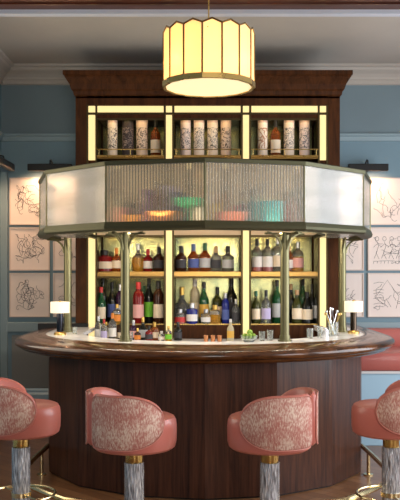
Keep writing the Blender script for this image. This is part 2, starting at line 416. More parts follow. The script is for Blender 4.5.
ap = [(1.30,ZT-.09),(1.30,ZT+.002),(1.31,ZT+.003),(1.36,ZT+.002),(1.37,ZT-.006),(1.40,ZT-.004),(1.44,ZT-.008),(1.48,ZT-.016),(1.515,ZT-.024),(1.535,ZT-.038),
      (1.544,ZT-.055),(1.538,ZT-.072),(1.52,ZT-.084),(1.50,ZT-.088),(1.495,ZT-.10),(1.47,ZT-.112),(1.38,ZT-.115)]
sweep(MB(), ap, fine, 7.76, 8.55).build('armrest', RAILWOOD, bar, smooth=True, world=True, sharp=50)
MB().box(-1.52,-1.06,7.72,7.76,ZT-.05,ZT+.035,.006).build('end_upstand', BLACK, bar, world=True)
# brass foot rail on short posts
rail = thing('foot_rail', 'polished brass foot rail on short posts round the bar base', 'foot rail', (0,CY,0))
half = [(1.24,6.72),(1.255,6.3),(1.26,5.95),(1.24,5.72),(1.17,5.52),(1.08,5.38),(.97,5.24),(.84,5.10),(.62,5.0),(.34,4.96),(0,4.95)]
path = [(-x,y,.18) for x,y in half] + [(x,y,.18) for x,y in half[::-1][1:]]
MB().tube(path, .019, 10).build('rail', PALEBRASS, rail, smooth=True, world=True)
for x, y in ((1.25,6.5),(-1.25,6.5),(.97,5.24),(-.97,5.24),(0,4.95)):
    m = MB(); m.cyl((x,y,.008), .014, .16, 12); m.cyl((x,y,0), .038, .01, 16); m.build('post', PALEBRASS, rail, smooth=True, world=True)

LEDW = mat('shelf_light', (.9,.8,.6), .5, emit=(1,.66,.24), estr=6)
# ---------------------------------------------------------------- canopy over the bar
can = thing('glass_canopy', 'twelve-sided bronze framed canopy of ribbed glass standing on slender columns above the bar', 'bar canopy', (0,CY,0))
duo = [-90,-60,-30,0,30,60,90]
YE = 7.70
zt1, zt0 = CZ+.787, CZ+.757
zb1, zb0 = CZ+.366, CZ+.305
sweep(MB(), [(1.34,zt0),(1.385,zt0),(1.388,zt1-.006),(1.38,zt1),(1.34,zt1)], duo, YE, YE).build('top_rim', BRONZE, can, world=True)
sweep(MB(), [(1.30,zb0),(1.372,zb0),(1.388,zb0+.012),(1.394,zb0+.03),(1.38,zb1),(1.30,zb1)], duo, YE, YE).build('bottom_rim', BRONZE, can, world=True)
sweep(MB(), [(.98,zb0+.03),(1.31,zb0+.03),(1.31,zb0+.045),(.98,zb0+.045)], duo, YE, YE).build('canopy_shelf', mat('cloudy_glass_shelf', (.55,.6,.5), .2, trans=.3), can, world=True)
sweep(MB(), [(.98,zb0+.02),(1.0,zb0+.02),(1.0,zb0+.055),(.98,zb0+.055)], duo, YE, YE).build('inner_rim', BRONZE, can, world=True)
def glass_panel(p0, p1, ribbed):
    p0, p1 = Vector(p0), Vector(p1); t = (p1-p0); L = t.length; t.normalize(); n = Vector((t.y, -t.x, 0))
    if n.dot(p0-Vector((0,CY,0))) < 0: n = -n
    pitch = .021; k = max(2, round(L/pitch)); N = k*6
    m = MB(); rows = []
    for i in range(N+1):
        s = L*i/N; b = p0+t*s
        o = .003*abs(math.sin(PI*i/6)) if ribbed else 0
        f = b+n*o; g = b-n*.006
        rows.append([(f.x,f.y,zt0),(f.x,f.y,zb1),(g.x,g.y,zb1),(g.x,g.y,zt0)])
    g = m.loft(rows).build('glass_panel', RIBBED if ribbed else PALEGLASS, can, smooth=True, world=True, sharp=50)
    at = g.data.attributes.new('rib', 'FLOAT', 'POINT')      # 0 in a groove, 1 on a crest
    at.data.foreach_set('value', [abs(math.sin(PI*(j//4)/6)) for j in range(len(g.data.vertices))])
RG = 1.372
for a, b in zip(duo[1:-1], duo[2:-1]):
    sa, sb = station(a), station(b); p0 = Vector((1.31*sa[0], CY+1.31*sa[1], 0)); p1 = Vector((1.31*sb[0], CY+1.31*sb[1], 0)); c = (p0+p1)/2
    p0 = c+(p0-c)*.93; p1 = c+(p1-c)*.93
    MB().tube([p0+Vector((0,0,zb0+.052)), p1+Vector((0,0,zb0+.052))], .007, 8).build('gantry_fill_tube', LED, can, world=True)  # unseen glowing tube, added to brighten the canopy's inside
    d = bpy.data.lights.new('gantry_fill_up', 'AREA'); d.shape = 'RECTANGLE'; d.size = (p1-p0).length; d.size_y = .02; d.energy = 1.8; d.color = (1,.76,.45)  # added fill light along that tube, aimed up and inwards
    o = bpy.data.objects.new('gantry_fill_up', d); COL.objects.link(o); o.parent = can
    o.location = c+Vector((0,0,zb0+.062))-Vector((0,CY,0))
    inw = (Vector((0,CY,0))-c); inw.z = 0; inw.normalize(); nz = -(inw*.75+Vector((0,0,.66))).normalized(); xx = (p1-p0).normalized(); yy = nz.cross(xx)
    o.rotation_euler = Matrix((xx,yy,nz)).transposed().to_euler()
    d2 = d.copy(); d2.energy = 5.5; d2.color = (1,.84,.64); o2 = bpy.data.objects.new('gantry_fill_down', d2); COL.objects.link(o2); o2.parent = can  # unseen fill added under the canopy to brighten counter and labels
    o2.location = c*.0+(c-Vector((0,CY,0)))*.88+Vector((0,0,zb0-.004)); nz = (-inw*.62+Vector((0,0,.78))).normalized(); yy = nz.cross(xx)
    o2.rotation_euler = Matrix((xx,yy,nz)).transposed().to_euler()
vs = [(RG*station(a)[0], CY+RG*station(a)[1], 0) for a in duo]
gap = .006
for a, b in list(zip(vs, vs[1:])) + [((-RG,YE,0), vs[0]), (vs[-1],(RG,YE,0))]:
    a, b = Vector(a), Vector(b); t = (b-a).normalized()
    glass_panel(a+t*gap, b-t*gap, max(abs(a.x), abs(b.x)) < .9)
for v in vs:
    MB().cyl((v[0], v[1], zb1), .006, zt0-zb1, 8).build('glazing_bar', COLUMN, can, world=True)
for a in (-90,-30,30,90):
    sx, sy = station(a); cx, cyy = 1.14*sx, CY+1.14*sy
    m = MB(); m.cyl((cx,cyy,ZT), .05, .012, 20); m.cyl((cx,cyy,ZT+.01), .032, zb0-ZT-.01, 20); m.cyl((cx,cyy,ZT+.012), .038, .03, 20)
    col = m.build('column', COLUMN, can, smooth=True, world=True)
    tx, ty = math.cos(math.radians(a)), math.sin(math.radians(a))
    dirs = [(tx,ty),(-tx,-ty),(sx,sy)] if abs(a) < 60 else [(tx*0+sx,0),(0,-1)]
    for dx, dy in dirs:
        R = .12; pts = []
        for q in range(9):
            u = q/8*PI/2
            pts.append((cx+dx*(.03+R*(1-math.cos(u))), cyy+dy*(.03+R*(1-math.cos(u))), zb0-R+R*math.sin(u)*1.0-.004))
        br = MB().tube(pts, .009, 6).build('bracket', COLUMN, can, smooth=True, world=True)
        MB().tube([(cx+dx*.03,cyy+dy*.03,zb0-.012),(cx+dx*.17,cyy+dy*.17,zb0-.012)], .008, 6).build('bracket_arm', COLUMN, can, world=True)

# ---------------------------------------------------------------- back bar cabinet
YF = 7.75; CX = px(207.5,0,YF).x; S = YF/850
def cx_(p): return (p-205)*S
def cz_(p): return CZ+(275-p)*S
cab = thing('back_bar_cabinet', 'tall walnut back bar cabinet with moulded crown and warm light strips', 'cabinet', (CX,YF,0))
x0, x1 = cx_(75.5), cx_(340)
a0, a1 = cx_(97), cx_(319)     # inner openings
ZCT = cz_(96)
YBK = 8.22
MB().box(x0,cx_(86.5),YF,YBK+.05,0,ZCT,.004).build('side_panel', CABWOOD, cab, world=True)
MB().box(cx_(328),x1,YF,YBK+.05,0,ZCT,.004).build('side_panel', CABWOOD, cab, world=True)
MB().box(x0,x1,YBK,YBK+.05,0,ZCT).build('back_panel', CABWOOD, cab, world=True)
MB().box(cx_(86.5),cx_(328),YF,YBK,cz_(105),ZCT).build('header', CABWOOD, cab, world=True)
ZK = CZ+205*7.65/850; cr = [(0,ZCT-.02),(.0,ZCT+.0),(.015,ZCT+.01),(.02,ZCT+.04),(.035,ZCT+.055),(.05,ZCT+.10),(.075,ZCT+.14),(.085,ZCT+.155),(.085,ZCT+.165),(.10,ZCT+.175),(.10,ZK),(-.1,ZK),(-.1,ZCT-.02)]
rows = []
for (sx_, yy, ex, ey) in ((x0,YBK+.05,-1,0),(x0,YF,-1,-1),(x1,YF,1,-1),(x1,YBK+.05,1,0)):
    rows.append([(sx_+ex*d, yy+ey*d, z) for d, z in cr])
MB().loft(rows).build('crown_moulding', CABWOOD, cab, world=True)
MB().box(x0-.09,x1+.09,YF-.09,YBK+.04,ZK-.02,ZK-.001).build('crown_top', CABWOOD, cab, world=True)
# light strips
def led(xa, xb, ya, yb):
    MB().box(cx_(xa),cx_(xb),YF-.004,YF+.02,cz_(yb),cz_(ya)).build('light_strip', LED, cab, world=True)
for xa, xb in ((88.5,95),(166,172),(243,249),(320,326)):
    led(xa,xb,106,112); led(xa,xb,115,160); led(xa,xb,228,345)
for xa, xb in ((97.5,163.5),(174.5,240.5),(251.5,317.5)): led(xa,xb,106,112)
# stiles behind / around the strips
for xa, xb in ((86.5,88),(95.4,97),(164,165.7),(172.4,174),(241,242.7),(249.4,251),(318,319.7),(326.4,328)):
    MB().box(cx_(xa),cx_(xb),YF-.008,YF+.3,0,cz_(105)).build('stile', DARKBRONZE, cab, world=True)
for xa, xb in ((88,95.4),(165.7,172.4),(242.7,249.4),(319.7,326.4)):
    MB().box(cx_(xa),cx_(xb),YF+.02,YF+.45,0,cz_(105)).build('divider', CABWOOD, cab, world=True)
MB().box(cx_(86.5),cx_(328),YF-.006,YF+.03,cz_(114.4),cz_(112.6)).build('cross_rail', DARKBRONZE, cab, world=True)
BAYS = ((97,164),(174,241),(251,318))
ZS3 = cz_(155)-.0; ZS2 = cz_(271.5); ZS1 = 1.08
for i, (xa, xb) in enumerate(BAYS):
    X0, X1 = cx_(xa), cx_(xb)
    MB().box(X0,X1,YBK-.02,YBK,ZS3,cz_(114)).build('mirror_panel', MIRROR, cab, world=True)
    MB().box(X0,X1,YBK-.02,YBK,.95,cz_(235)).build('mirror_panel', MIRROR, cab, world=True)
    MB().box(X0,X1,YF+.0,YBK,cz_(118),cz_(113)).build('soffit', CABWOOD, cab, world=True)
    MB().box(X0,X1,YF+.01,YBK-.02,ZS3-.03,ZS3).build('shelf', GOLDSHELF, cab, world=True)
    MB().box(X0,X1,YF+.01,YBK-.02,ZS2-.045,ZS2,.003).build('shelf', GOLDSHELF, cab, world=True)
    MB().box(X0,X1,YF+.05,YBK-.02,.95,ZS1).build('riser_step', CABWOOD, cab, world=True)
    MB().box(X0,X1,YF+.048,YF+.052,ZS1-.008,ZS1+.004).build('step_edge', BRASS, cab, world=True)
    MB().box(X0,X1,YF,YBK,cz_(235),cz_(163)).build('fascia', mat('fascia_panel', (.62,.46,.28), .5), cab, world=True)
    # thin shelf lights under the soffits and shelves, and up the mirror's foot
    for zz, k in ((cz_(118)-.006, 1), (cz_(235)-.006, 1), (ZS2-.051, 1)):
        MB().box(X0,X1,YF+.012,YF+.02,zz-.012,zz+.01).build('light_lip', DARKBRONZE, cab, world=True)
        MB().box(X0+.02,X1-.02,YF+.022,YF+.045,zz,zz+.006).build('shelf_light', LEDW, cab, world=True)
    # gallery rail in front of the top shelf
    m = MB(); zr_ = cz_(149.5)
    m.tube([(X0,YF-.01,zr_),(X1,YF-.01,zr_)], .005, 6); m.tube([(X0,YF-.01,ZS3-.012),(X1,YF-.01,ZS3-.012)], .011, 8)
    for q in (.03,.5,.97): m.tube([(X0+(X1-X0)*q,YF-.01,ZS3-.02),(X0+(X1-X0)*q,YF-.01,zr_)], .004, 6)
    m.build('gallery_rail', BRASS, cab, world=True)
# worktop below the cabinet, behind the counter
wt = thing('back_worktop', 'pale stone worktop below the lit cabinet behind the bar counter', 'worktop', (CX,7.5,0))
MB().box(x0+.02,x1-.02,7.36,YF-.012,.91,.95,.004).build('top', MARBLE, wt, world=True)
MB().box(x0+.04,x1-.04,7.42,YF-.015,0,.91).build('cabinet_base', CABWOOD, wt, world=True)

# ---------------------------------------------------------------- bottles
def gm(name, col, tr=.75):
    return mat('glass_'+name, col, .07, trans=tr, ior=1.4, coat=.0)
G = {'clear':gm('clear',(.86,.90,.88),.92),'amber':gm('amber',(.42,.10,.015),.6),'red':gm('red',(.36,.02,.02),.5),'gold':gm('gold',(.85,.45,.06),.7),
     'green':gm('green',(.02,.14,.05),.5),'dark':gm('dark',(.012,.014,.012),.2),'brown':gm('brown',(.07,.022,.01),.4),'blue':gm('blue',(.02,.035,.32),.4),
     'olive':gm('olive',(.08,.09,.02),.5),'pink':gm('pink',(.75,.28,.26),.6),'purple':gm('purple',(.06,.02,.07),.35),'cream':gm('cream',(.80,.72,.52),.4),
     'teal':gm('teal',(.02,.45,.55),.5)}
Lb = {k: mat('label_'+k, c, .6) for k, c in {'cream':(.78,.66,.50),'white':(.78,.76,.74),'pink':(.80,.42,.40),'blue':(.08,.12,.36),'dark':(.05,.05,.06),
      'lime':(.18,.55,.04),'gold':(.70,.42,.08),'orange':(.75,.25,.04),'lilac':(.52,.46,.72),'silver':(.50,.52,.55),'red':(.5,.04,.04)}.items()}
Cp = {k: mat('cap_'+k, c, .4, mt) for k, c, mt in (('black',(.015,.015,.015),0),('red',(.5,.03,.03),0),('gold',(.7,.45,.12),1),('silver',(.6,.6,.62),1),
      ('blue',(.10,.16,.38),0),('orange',(.75,.25,.04),0),('green',(.03,.12,.06),0),('cork',(.45,.28,.14),0),('white',(.75,.74,.72),0))}
PROF = {  # (radius fraction, height fraction) up to the cap
 'spirit': [(0,0),(.9,0),(1,.02),(1,.56),(.93,.64),(.62,.70),(.36,.75),(.32,.80),(.32,.90),(.0,.90)],
 'wine':   [(0,0),(.92,0),(1,.02),(1,.52),(.9,.60),(.6,.68),(.38,.76),(.34,.84),(.34,.95),(0,.95)],
 'squat':  [(0,0),(.92,0),(1,.03),(1,.52),(.95,.60),(.55,.67),(.34,.72),(.32,.84),(.0,.84)],
 'round':  [(0,0),(.75,0),(.9,.05),(1,.18),(1,.36),(.85,.50),(.5,.60),(.3,.68),(.27,.88),(0,.88)],
 'square': [(0,0),(.96,0),(1,.02),(1,.62),(.92,.70),(.45,.74),(.42,.86),(0,.86)],
 'tall':   [(0,0),(.92,0),(1,.015),(1,.66),(.85,.74),(.45,.80),(.40,.93),(0,.93)],
}
def bottle(x, yt, yb, wpx, depth, shape, glass, lab, cap, label, zbase, group, lspan=(.14,.46), cat='bottle'):
    """a bottle standing on zbase at depth; photo width and height give its size"""
    X = (x-205)*depth/850; s = depth/850
    r = wpx*s/2*1.1; ztop = CZ+(275-yt)*s; h = max(.08, ztop-zbase)
    t = thing('bottle', label, cat, (X,depth,zbase), 0, group)
    P = PROF[shape]
    seg = 20
    if glass in ('pink','gold'):
        lv = .40 if glass == 'pink' else .5
        MB().lathe([(q*r, z*h) for q, z in P if z < lv]+[(r, lv*h), (0, lv*h)], seg=seg).build('filled_glass', G[glass], t, smooth=True)
        MB().lathe([(r, lv*h+.0005)]+[(q*r, z*h) for q, z in P if z > lv], seg=seg).build('empty_glass', G['clear'], t, smooth=True)
    else:
        MB().lathe([(q*r, z*h) for q, z in P], seg=seg).build('glass_body', G[glass], t, smooth=True)
    zc_ = P[-1][1]; rc = P[-2][0]*r*1.12
    MB().lathe([(0,zc_*h-.001*h),(rc,zc_*h-.10*h),(rc,zc_*h-.005),(rc,h-.003),(rc*.85,h),(0,h)], seg=14).build('cap', Cp[cap], t, smooth=True)
    if lab:
        n = 14; a0_, a1_ = PI+.35, 2*PI-.35; rows = []
        za, zb = lspan[0]*h, lspan[1]*h
        for k in range(n+1):
            a = a0_+(a1_-a0_)*k/n; c_, s_ = math.cos(a), math.sin(a); ro, ri = r*1.03+.0006, r*1.002
            rows.append([(ro*c_,ro*s_,za),(ro*c_,ro*s_,zb),(ri*c_,ri*s_,zb),(ri*c_,ri*s_,za)])
        MB().loft(rows).build('paper_label', Lb[lab], t, smooth=True)
    return t
g2 = 'bottles on the middle shelf of the lit cabinet'
B = [
 (104.5,250,15,7.95,'square','red','cream','black','wide dark red square bottle with cream label, leftmost on the middle shelf'),
 (116.5,248,9,7.95,'squat','amber','cream','orange','amber bottle with orange cap and cream label next to the wide red square bottle'),
 (138,244,11,7.95,'round','gold',None,'silver','round golden liqueur bottle with long neck right of the green column'),
 (148,249,8.5,7.95,'squat','red','white','red','bright red bottle with white label and red cap on middle shelf'),
 (159,247,10,7.95,'squat','brown','dark','black','dark brown bottle at the right end of left bay middle shelf'),
 (181,246,10,7.95,'squat','brown','dark','black','dark amber whisky bottle, leftmost of five on centre bay middle shelf'),
 (193.5,244,10,7.95,'squat','amber','blue','blue','amber bottle with blue cap and blue label on centre middle shelf'),
 (205,243,10,7.95,'squat','amber','silver','green','amber bottle with grey cap in the middle of the centre middle shelf'),
 (216,246,9.5,7.95,'squat','clear','dark','cork','clear bottle with dark label and cork on the centre middle shelf'),
 (228,246,11,7.95,'squat','clear','silver','black','clear bottle with tall black cap and grey label, rightmost on centre middle shelf'),
 (257,239,9.5,7.95,'spirit','pink','white','black','blush pink bottle with white label and black cap, leftmost on right bay middle shelf'),
 (267.5,239,9.5,7.95,'spirit','pink','white','black','second pink bottle with broad black cap on the right bay middle shelf'),
 (277.5,237,8.5,7.95,'spirit','clear','cream','silver','clear tall bottle with cream label just left of right front column'),
 (289.5,246,7.5,7.95,'spirit','amber','white','cork','bottle with long white label just right of the right front column'),
 (298,242,10,7.95,'spirit','gold','pink','silver','pale gold bottle with pinkish label, rightmost on the middle shelf'),
]
for x,yt,wp,d,sh,gl,la,cp_,lb in B: bottle(x,yt,0,wp,d,sh,gl,la,cp_,lb,ZS2,g2)
g1 = 'bottles on the low step inside the cabinet'
B = [
 (101,287,9,7.86,'wine','green','cream','red','green bottle with red cap and cream label at left of the lower step'),
 (103,276,8,8.05,'wine','dark',None,'black','tall dark bottle behind the red capped green bottle'),
 (112,282,8,8.02,'wine','dark','blue','black','dark wine bottle with blue label left of the green column'),
 (120,284,8,8.02,'tall','purple','silver','silver','dark purple bottle with silver label and cap beside the green column'),
 (117,304,9,7.84,'spirit','gold','orange','gold','golden bottle with orange label low beside the left front column'),
 (138.5,282,10,7.88,'tall','red','pink','red','red bottle with red wax top and pink label right of the left front column'),
 (149,277,8.5,7.96,'wine','dark','lime','black','tall black bottle with bright lime green label in the left bay'),
 (158.5,281,9.5,7.86,'tall','brown','cream','black','brown bottle with cream label at right end of the left bay step'),
 (144,286,7,8.08,'wine','green',None,'green','plain green bottle behind the red waxed bottle'),
 (182,287,14,7.98,'round','clear',None,'gold','ornate clear round decanter at left of the centre step'),
 (180,309,10,7.84,'square','pink','red','silver','short pink bottle with red label in front of the round decanter'),
 (192,303,10.5,7.84,'square','blue','white','silver','square blue bottle with white label on the centre step'),
 (195,279,8.5,8.06,'tall','cream','cream','white','tall pale cream bottle behind the blue square one'),
 (204,282,9,7.97,'wine','green','gold','black','green bottle with gold label in the middle of the centre step'),
 (206,309,9.5,7.84,'square','clear','white','silver','short clear bottle with white label in front of the green bottle'),
 (215,305,10,7.84,'square','gold',None,'gold','short golden cut glass bottle at centre right of the step'),
 (217.5,287,9,8.0,'spirit','olive','cream','black','olive bottle with black cap behind the short golden bottle'),
 (225.5,293,7,7.86,'tall','blue','blue','silver','tall slim cobalt blue bottle on the centre step'),
 (231.5,278,10.5,8.05,'wine','dark','dark','black','black wine bottle with broad shoulders behind the slim blue bottle'),
 (236,299,7.5,7.84,'spirit','clear','dark','silver','clear bottle with dark label at right end of the centre step'),
 (256,291,8,7.86,'wine','olive','cream','green','olive green bottle with square cream label, leftmost on the right step'),
 (266,290,8.5,7.86,'spirit','clear','lilac','black','clear bottle with lilac label second on the right step'),
 (277,280,9,7.95,'wine','green','silver','black','dark green bottle with silver label behind the right front column'),
 (291,284,8,8.05,'wine','dark',None,'cork','dark bottle with cork just right of the right front column'),
 (297,290,9.5,7.86,'wine','olive','cream','cork','olive bottle with large cream label right of the right front column'),
 (307,292,10.5,7.86,'wine','dark','cream','black','black bottle with low cream label at right of the step'),
 (303,279,8,8.08,'wine','green',None,'black','tall green bottle behind the corked olive one'),
 (312,284,6.5,7.94,'wine','dark','silver','black','slim black bottle with silver label, inner one of the right end pair'),
 (317,284,6.5,7.88,'wine','dark','silver','black','slim black bottle with silver label at the far right end of the step'),
]
for x,yt,wp,d,sh,gl,la,cp_,lb in B: bottle(x,yt,0,wp,d,sh,gl,la,cp_,lb,ZS1,g1)
g0 = 'small bottles along the back worktop'
B = [
 (168.5,326,6,7.45,'spirit','gold','lime','gold','small yellow bottle with green label standing before the light strip'),
 (104,319,6,7.48,'spirit','clear','lilac','red','small clear bottle with red cap and lilac label on the left worktop'),
 (149,326,7,7.46,'squat','red','dark','black','little red bottle with dark label between the round black and squat amber ones'),
 (137.5,328,6,7.46,'squat','brown','orange','gold','little brown bottle with orange label right of the dark purple one'),
 (98.5,316,7,7.55,'spirit','clear','white','silver','small clear bottle with white label, leftmost on the worktop'),
 (106,322,6.5,7.62,'spirit','gold','cream','gold','small golden bottle between the two clear ones on the worktop'),
 (112.5,313,7.5,7.55,'spirit','clear','white','orange','small clear bottle with orange cap on the worktop'),
 (121,323,6.5,7.58,'spirit','brown','cream','black','small brown bottle with cream label behind the left front column'),
 (133.5,320,8,7.58,'squat','purple','pink','silver','small dark purple bottle right of the left front column on the worktop'),
 (143,317,9.5,7.55,'round','dark','silver','gold','round black bottle with silver label on the worktop'),
 (154.5,322,8.5,7.55,'squat','amber','cream','gold','squat amber bottle with gold cap on the worktop'),
 (161.5,331,6,7.5,'square','clear','white','white','tiny white labelled bottle by the light strip'),
 (178,322,7.5,7.55,'squat','dark','dark','black','squat black bottle alone at left of the centre worktop'),
 (230.5,319,6.5,7.5,'wine','cream','gold','white','small cream bottle with gold label alone at right of the centre worktop'),
]
for x,yt,wp,d,sh,gl,la,cp_,lb in B: bottle(x,yt,0,wp,d,sh,gl,la,cp_,lb,.95,g0)

# presentation tubes and two bottles on the top shelf
PT = [sketch_paper('tube_print_%s' % n, g_, i_, sc, off=o_) for n, g_, i_, sc, o_ in (
   ('a',(.86,.72,.56),(.06,.05,.05),26,0),('b',(.86,.70,.62),(.08,.08,.10),30,3.1),('c',(.88,.75,.62),(.05,.045,.05),38,7.7),('d',(.82,.62,.46),(.09,.05,.03),22,5.2))]
DARKTUBE = sketch_paper('tube_print_dark', (.035,.022,.022), (.30,.22,.18), 26, off=2)
PLAIN = sketch_paper('tube_print_plain', (.90,.78,.64), (.45,.22,.12), 9, off=4)
TRIMT = mat('tube_lid', (.70,.50,.40), .45)
tubes = [(112.5,10,PT[0],'cream tube with dark floral drawing, leftmost on the top shelf'),
 (128,11.5,DARKTUBE,'black presentation tube between two cream ones on the top shelf'),
 (142,11.5,PT[3],'cream tube with large round swirl drawing next to the black tube'),
 (185.5,10.5,PT[1],'cream tube with grey drawing, leftmost of four in the centre bay'),
 (199,10.5,PT[2],'cream tube with dark tangled drawing, second of four in centre bay'),
 (212.5,10.5,PT[0],'cream tube with dense dark drawing, third of four in centre bay'),
 (226,10.5,PT[3],'cream tube with curling drawing, rightmost of four in centre bay'),
 (262.5,10,PLAIN,'plain cream tube with thin bands, leftmost in the right bay of top shelf'),
 (289,10.5,PT[2],'cream tube with grey figure drawing beside the amber bottle in right bay'),
 (304.5,10.5,PT[1],'cream tube with scrolling drawing, rightmost on the top shelf')]
for x, wp, mt, lb in tubes:
    d = 7.88; r = wp*d/850/2; h = CZ+(275-119.5)*d/850-ZS3
    t = thing('presentation_tube', lb, 'tube', ((x-205)*d/850, d, ZS3), random.uniform(0,6), 'presentation tubes on the top shelf')
    MB().lathe([(0,.012),(r,.012),(r,h-.035),(0,h-.035)], seg=28).build('paper_tube', mt, t, smooth=True)
    MB().lathe([(0,h-.035),(r*1.02,h-.035),(r*1.02,h-.006),(r*.96,h),(0,h)], seg=28).build('lid', TRIMT if mt is not DARKTUBE else BLACK, t, smooth=True)
    MB().lathe([(0,0),(r*1.02,0),(r*1.02,.012),(0,.012)], seg=28).build('base_ring', BRASS, t, smooth=True)
gt = 'bottles on the top shelf of the cabinet'
bottle(155.5,120,0,9,7.88,'spirit','amber','cream','black','amber bottle with black cap and cream label right of the swirl tube on top shelf',ZS3,gt,(.1,.45))
bottle(275.5,120,0,9,7.88,'spirit','amber','cream','black','amber bottle with square pink cream label between two tubes in right bay of top shelf',ZS3,gt,(.1,.45))

# ---------------------------------------------------------------- things seen through the ribbed glass
def on_canopy(x, d): return ((x-205)*d/850, d, zb0+.045)
def vessel(name, label, cat, x, d, prof, mt, sx=1, group=None, rim=None):
    t = MB().lathe(prof, seg=28, sx=sx).build(name, mt, smooth=True); t.location = on_canopy(x, d)
    return tag(t, label, cat, group)
vessel('serving_bowl','emerald green footed glass bowl seen through the ribbed glass','bowl',188,6.0,[(0,0),(.05,0),(.05,.01),(.012,.02),(.012,.11),(.03,.125),(.09,.14),(.11,.19),(.105,.19),(.085,.15),(0,.13)],mat('emerald_enamel',(.0,.42,.22),.3))
vessel('ice_bucket','turquoise ice bucket behind the ribbed glass right of centre','ice bucket',272,6.02,[(0,0),(.07,0),(.085,.16),(.09,.17),(.078,.17),(.065,.02),(0,.02)],mat('turquoise_enamel',(.01,.32,.42),.35))
vessel('jar','blush white jar beside the emerald bowl behind ribbed glass','jar',199,5.92,[(0,0),(.035,0),(.035,.09),(.025,.10),(.025,.12),(0,.12)],Lb['white'])
vessel('copper_bowl','wide copper bowl left of the emerald bowl behind ribbed glass','bowl',163,6.05,[(0,0),(.08,0),(.12,.05),(.13,.10),(.125,.10),(.11,.055),(0,.02)],mat('copper',(.80,.34,.12),.3,1))
vessel('mixing_bowl','red-brown mixing bowl right of centre behind ribbed glass','bowl',232,6.0,[(0,0),(.07,0),(.11,.05),(.12,.09),(.115,.09),(.1,.055),(0,.02)],mat('terracotta_glaze',(.45,.12,.06),.35))
vessel('pitcher','mustard yellow pitcher behind ribbed glass just right of centre joint','pitcher',217,6.08,[(0,0),(.05,0),(.055,.08),(.035,.13),(.04,.16),(.035,.16),(.03,.13),(.045,.02),(0,.02)],mat('mustard_glaze',(.60,.40,.06),.4))
vessel('vase','deep violet vase left of centre behind the ribbed glass','vase',147,6.1,[(0,0),(.04,0),(.05,.1),(.03,.2),(.04,.26),(.035,.26),(.02,.2),(.04,.02),(0,.02)],mat('violet_glaze',(.14,.06,.22),.35))
vessel('tea_tin','rose pink tin behind ribbed glass near the left joint','tin',122,6.2,[(0,0),(.06,0),(.06,.13),(.055,.14),(0,.14)],mat('rose_tin',(.62,.28,.24),.4))
vessel('tea_tin','navy blue tin between copper bowl and emerald bowl behind ribbed glass','tin',179,6.2,[(0,0),(.05,0),(.05,.24),(.045,.25),(0,.25)],mat('navy_tin',(.06,.08,.20),.4))
for k, (x, d, lb) in enumerate(((246,6.15,'slate grey bottle behind ribbed glass left of the turquoise bucket'),(256,6.08,'pale blue bottle behind ribbed glass beside the turquoise bucket'),(292,6.3,'pinkish bottle behind ribbed glass right of the turquoise bucket'))):
    t = thing('bottle', lb, 'bottle', on_canopy(x, d)); hh = .26; r = .036
    MB().lathe([(q*r, z*hh) for q, z in PROF['spirit']], seg=18).build('glass_body', (G['dark'],G['teal'],G['pink'])[k], t, smooth=True)
    MB().cyl((0,0,.9*hh-.01), .014, .04, 12).build('cap', Cp['black'], t, smooth=True)

vessel('serving_bowl','amber glazed bowl stacked low at the left joint behind ribbed glass','bowl',136,6.15,[(0,0),(.07,0),(.10,.05),(.11,.08),(.105,.08),(.09,.05),(0,.02)],mat('amber_glaze',(.65,.30,.05),.35))
vessel('tea_tin','cream tin behind ribbed glass right of centre joint','tin',209,6.2,[(0,0),(.05,0),(.05,.22),(.045,.23),(0,.23)],Lb['cream'])
vessel('tea_tin','crimson tin behind the ribbed glass near the terracotta bowl','tin',241,6.22,[(0,0),(.05,0),(.05,.15),(.045,.16),(0,.16)],Lb['red'])
vessel('vase','pale lilac vase behind ribbed glass left of the navy tin','vase',169,6.25,[(0,0),(.05,0),(.06,.1),(.04,.22),(.05,.3),(.045,.3),(.03,.22),(.05,.02),(0,.02)],Lb['lilac'])
for k, (x, d, hh, gl, lb) in enumerate(((113,6.35,.30,'cream','tall cream decanter nearest the left joint behind ribbed glass'),(130,6.3,.26,'brown','brown decanter behind the amber bowl under ribbed glass'),
   (156,6.22,.33,'amber','tall amber decanter above the copper bowl behind ribbed glass'),(201,6.28,.31,'pink','blush decanter above the white jar behind ribbed glass'),(224,6.25,.30,'gold','golden decanter beside the mustard pitcher behind ribbed glass'),
   (262,6.3,.33,'cream','tall cream decanter behind the turquoise bucket'),(283,6.32,.29,'amber','amber decanter right of the turquoise bucket behind ribbed glass'),(299,6.4,.31,'clear','clear decanter nearest the right joint behind ribbed glass'))):
    t = thing('decanter', lb, 'decanter', on_canopy(x, d), 0, 'decanters on the canopy shelf'); r = .048
    MB().lathe([(q*r, z*hh) for q, z in PROF['square']], seg=18).build('glass_body', G[gl], t, smooth=True)
    MB().lathe([(0,.86*hh),(.016,.87*hh),(.022,.93*hh),(.014,.99*hh),(0,hh)], seg=12).build('stopper', G['clear'], t, smooth=True)
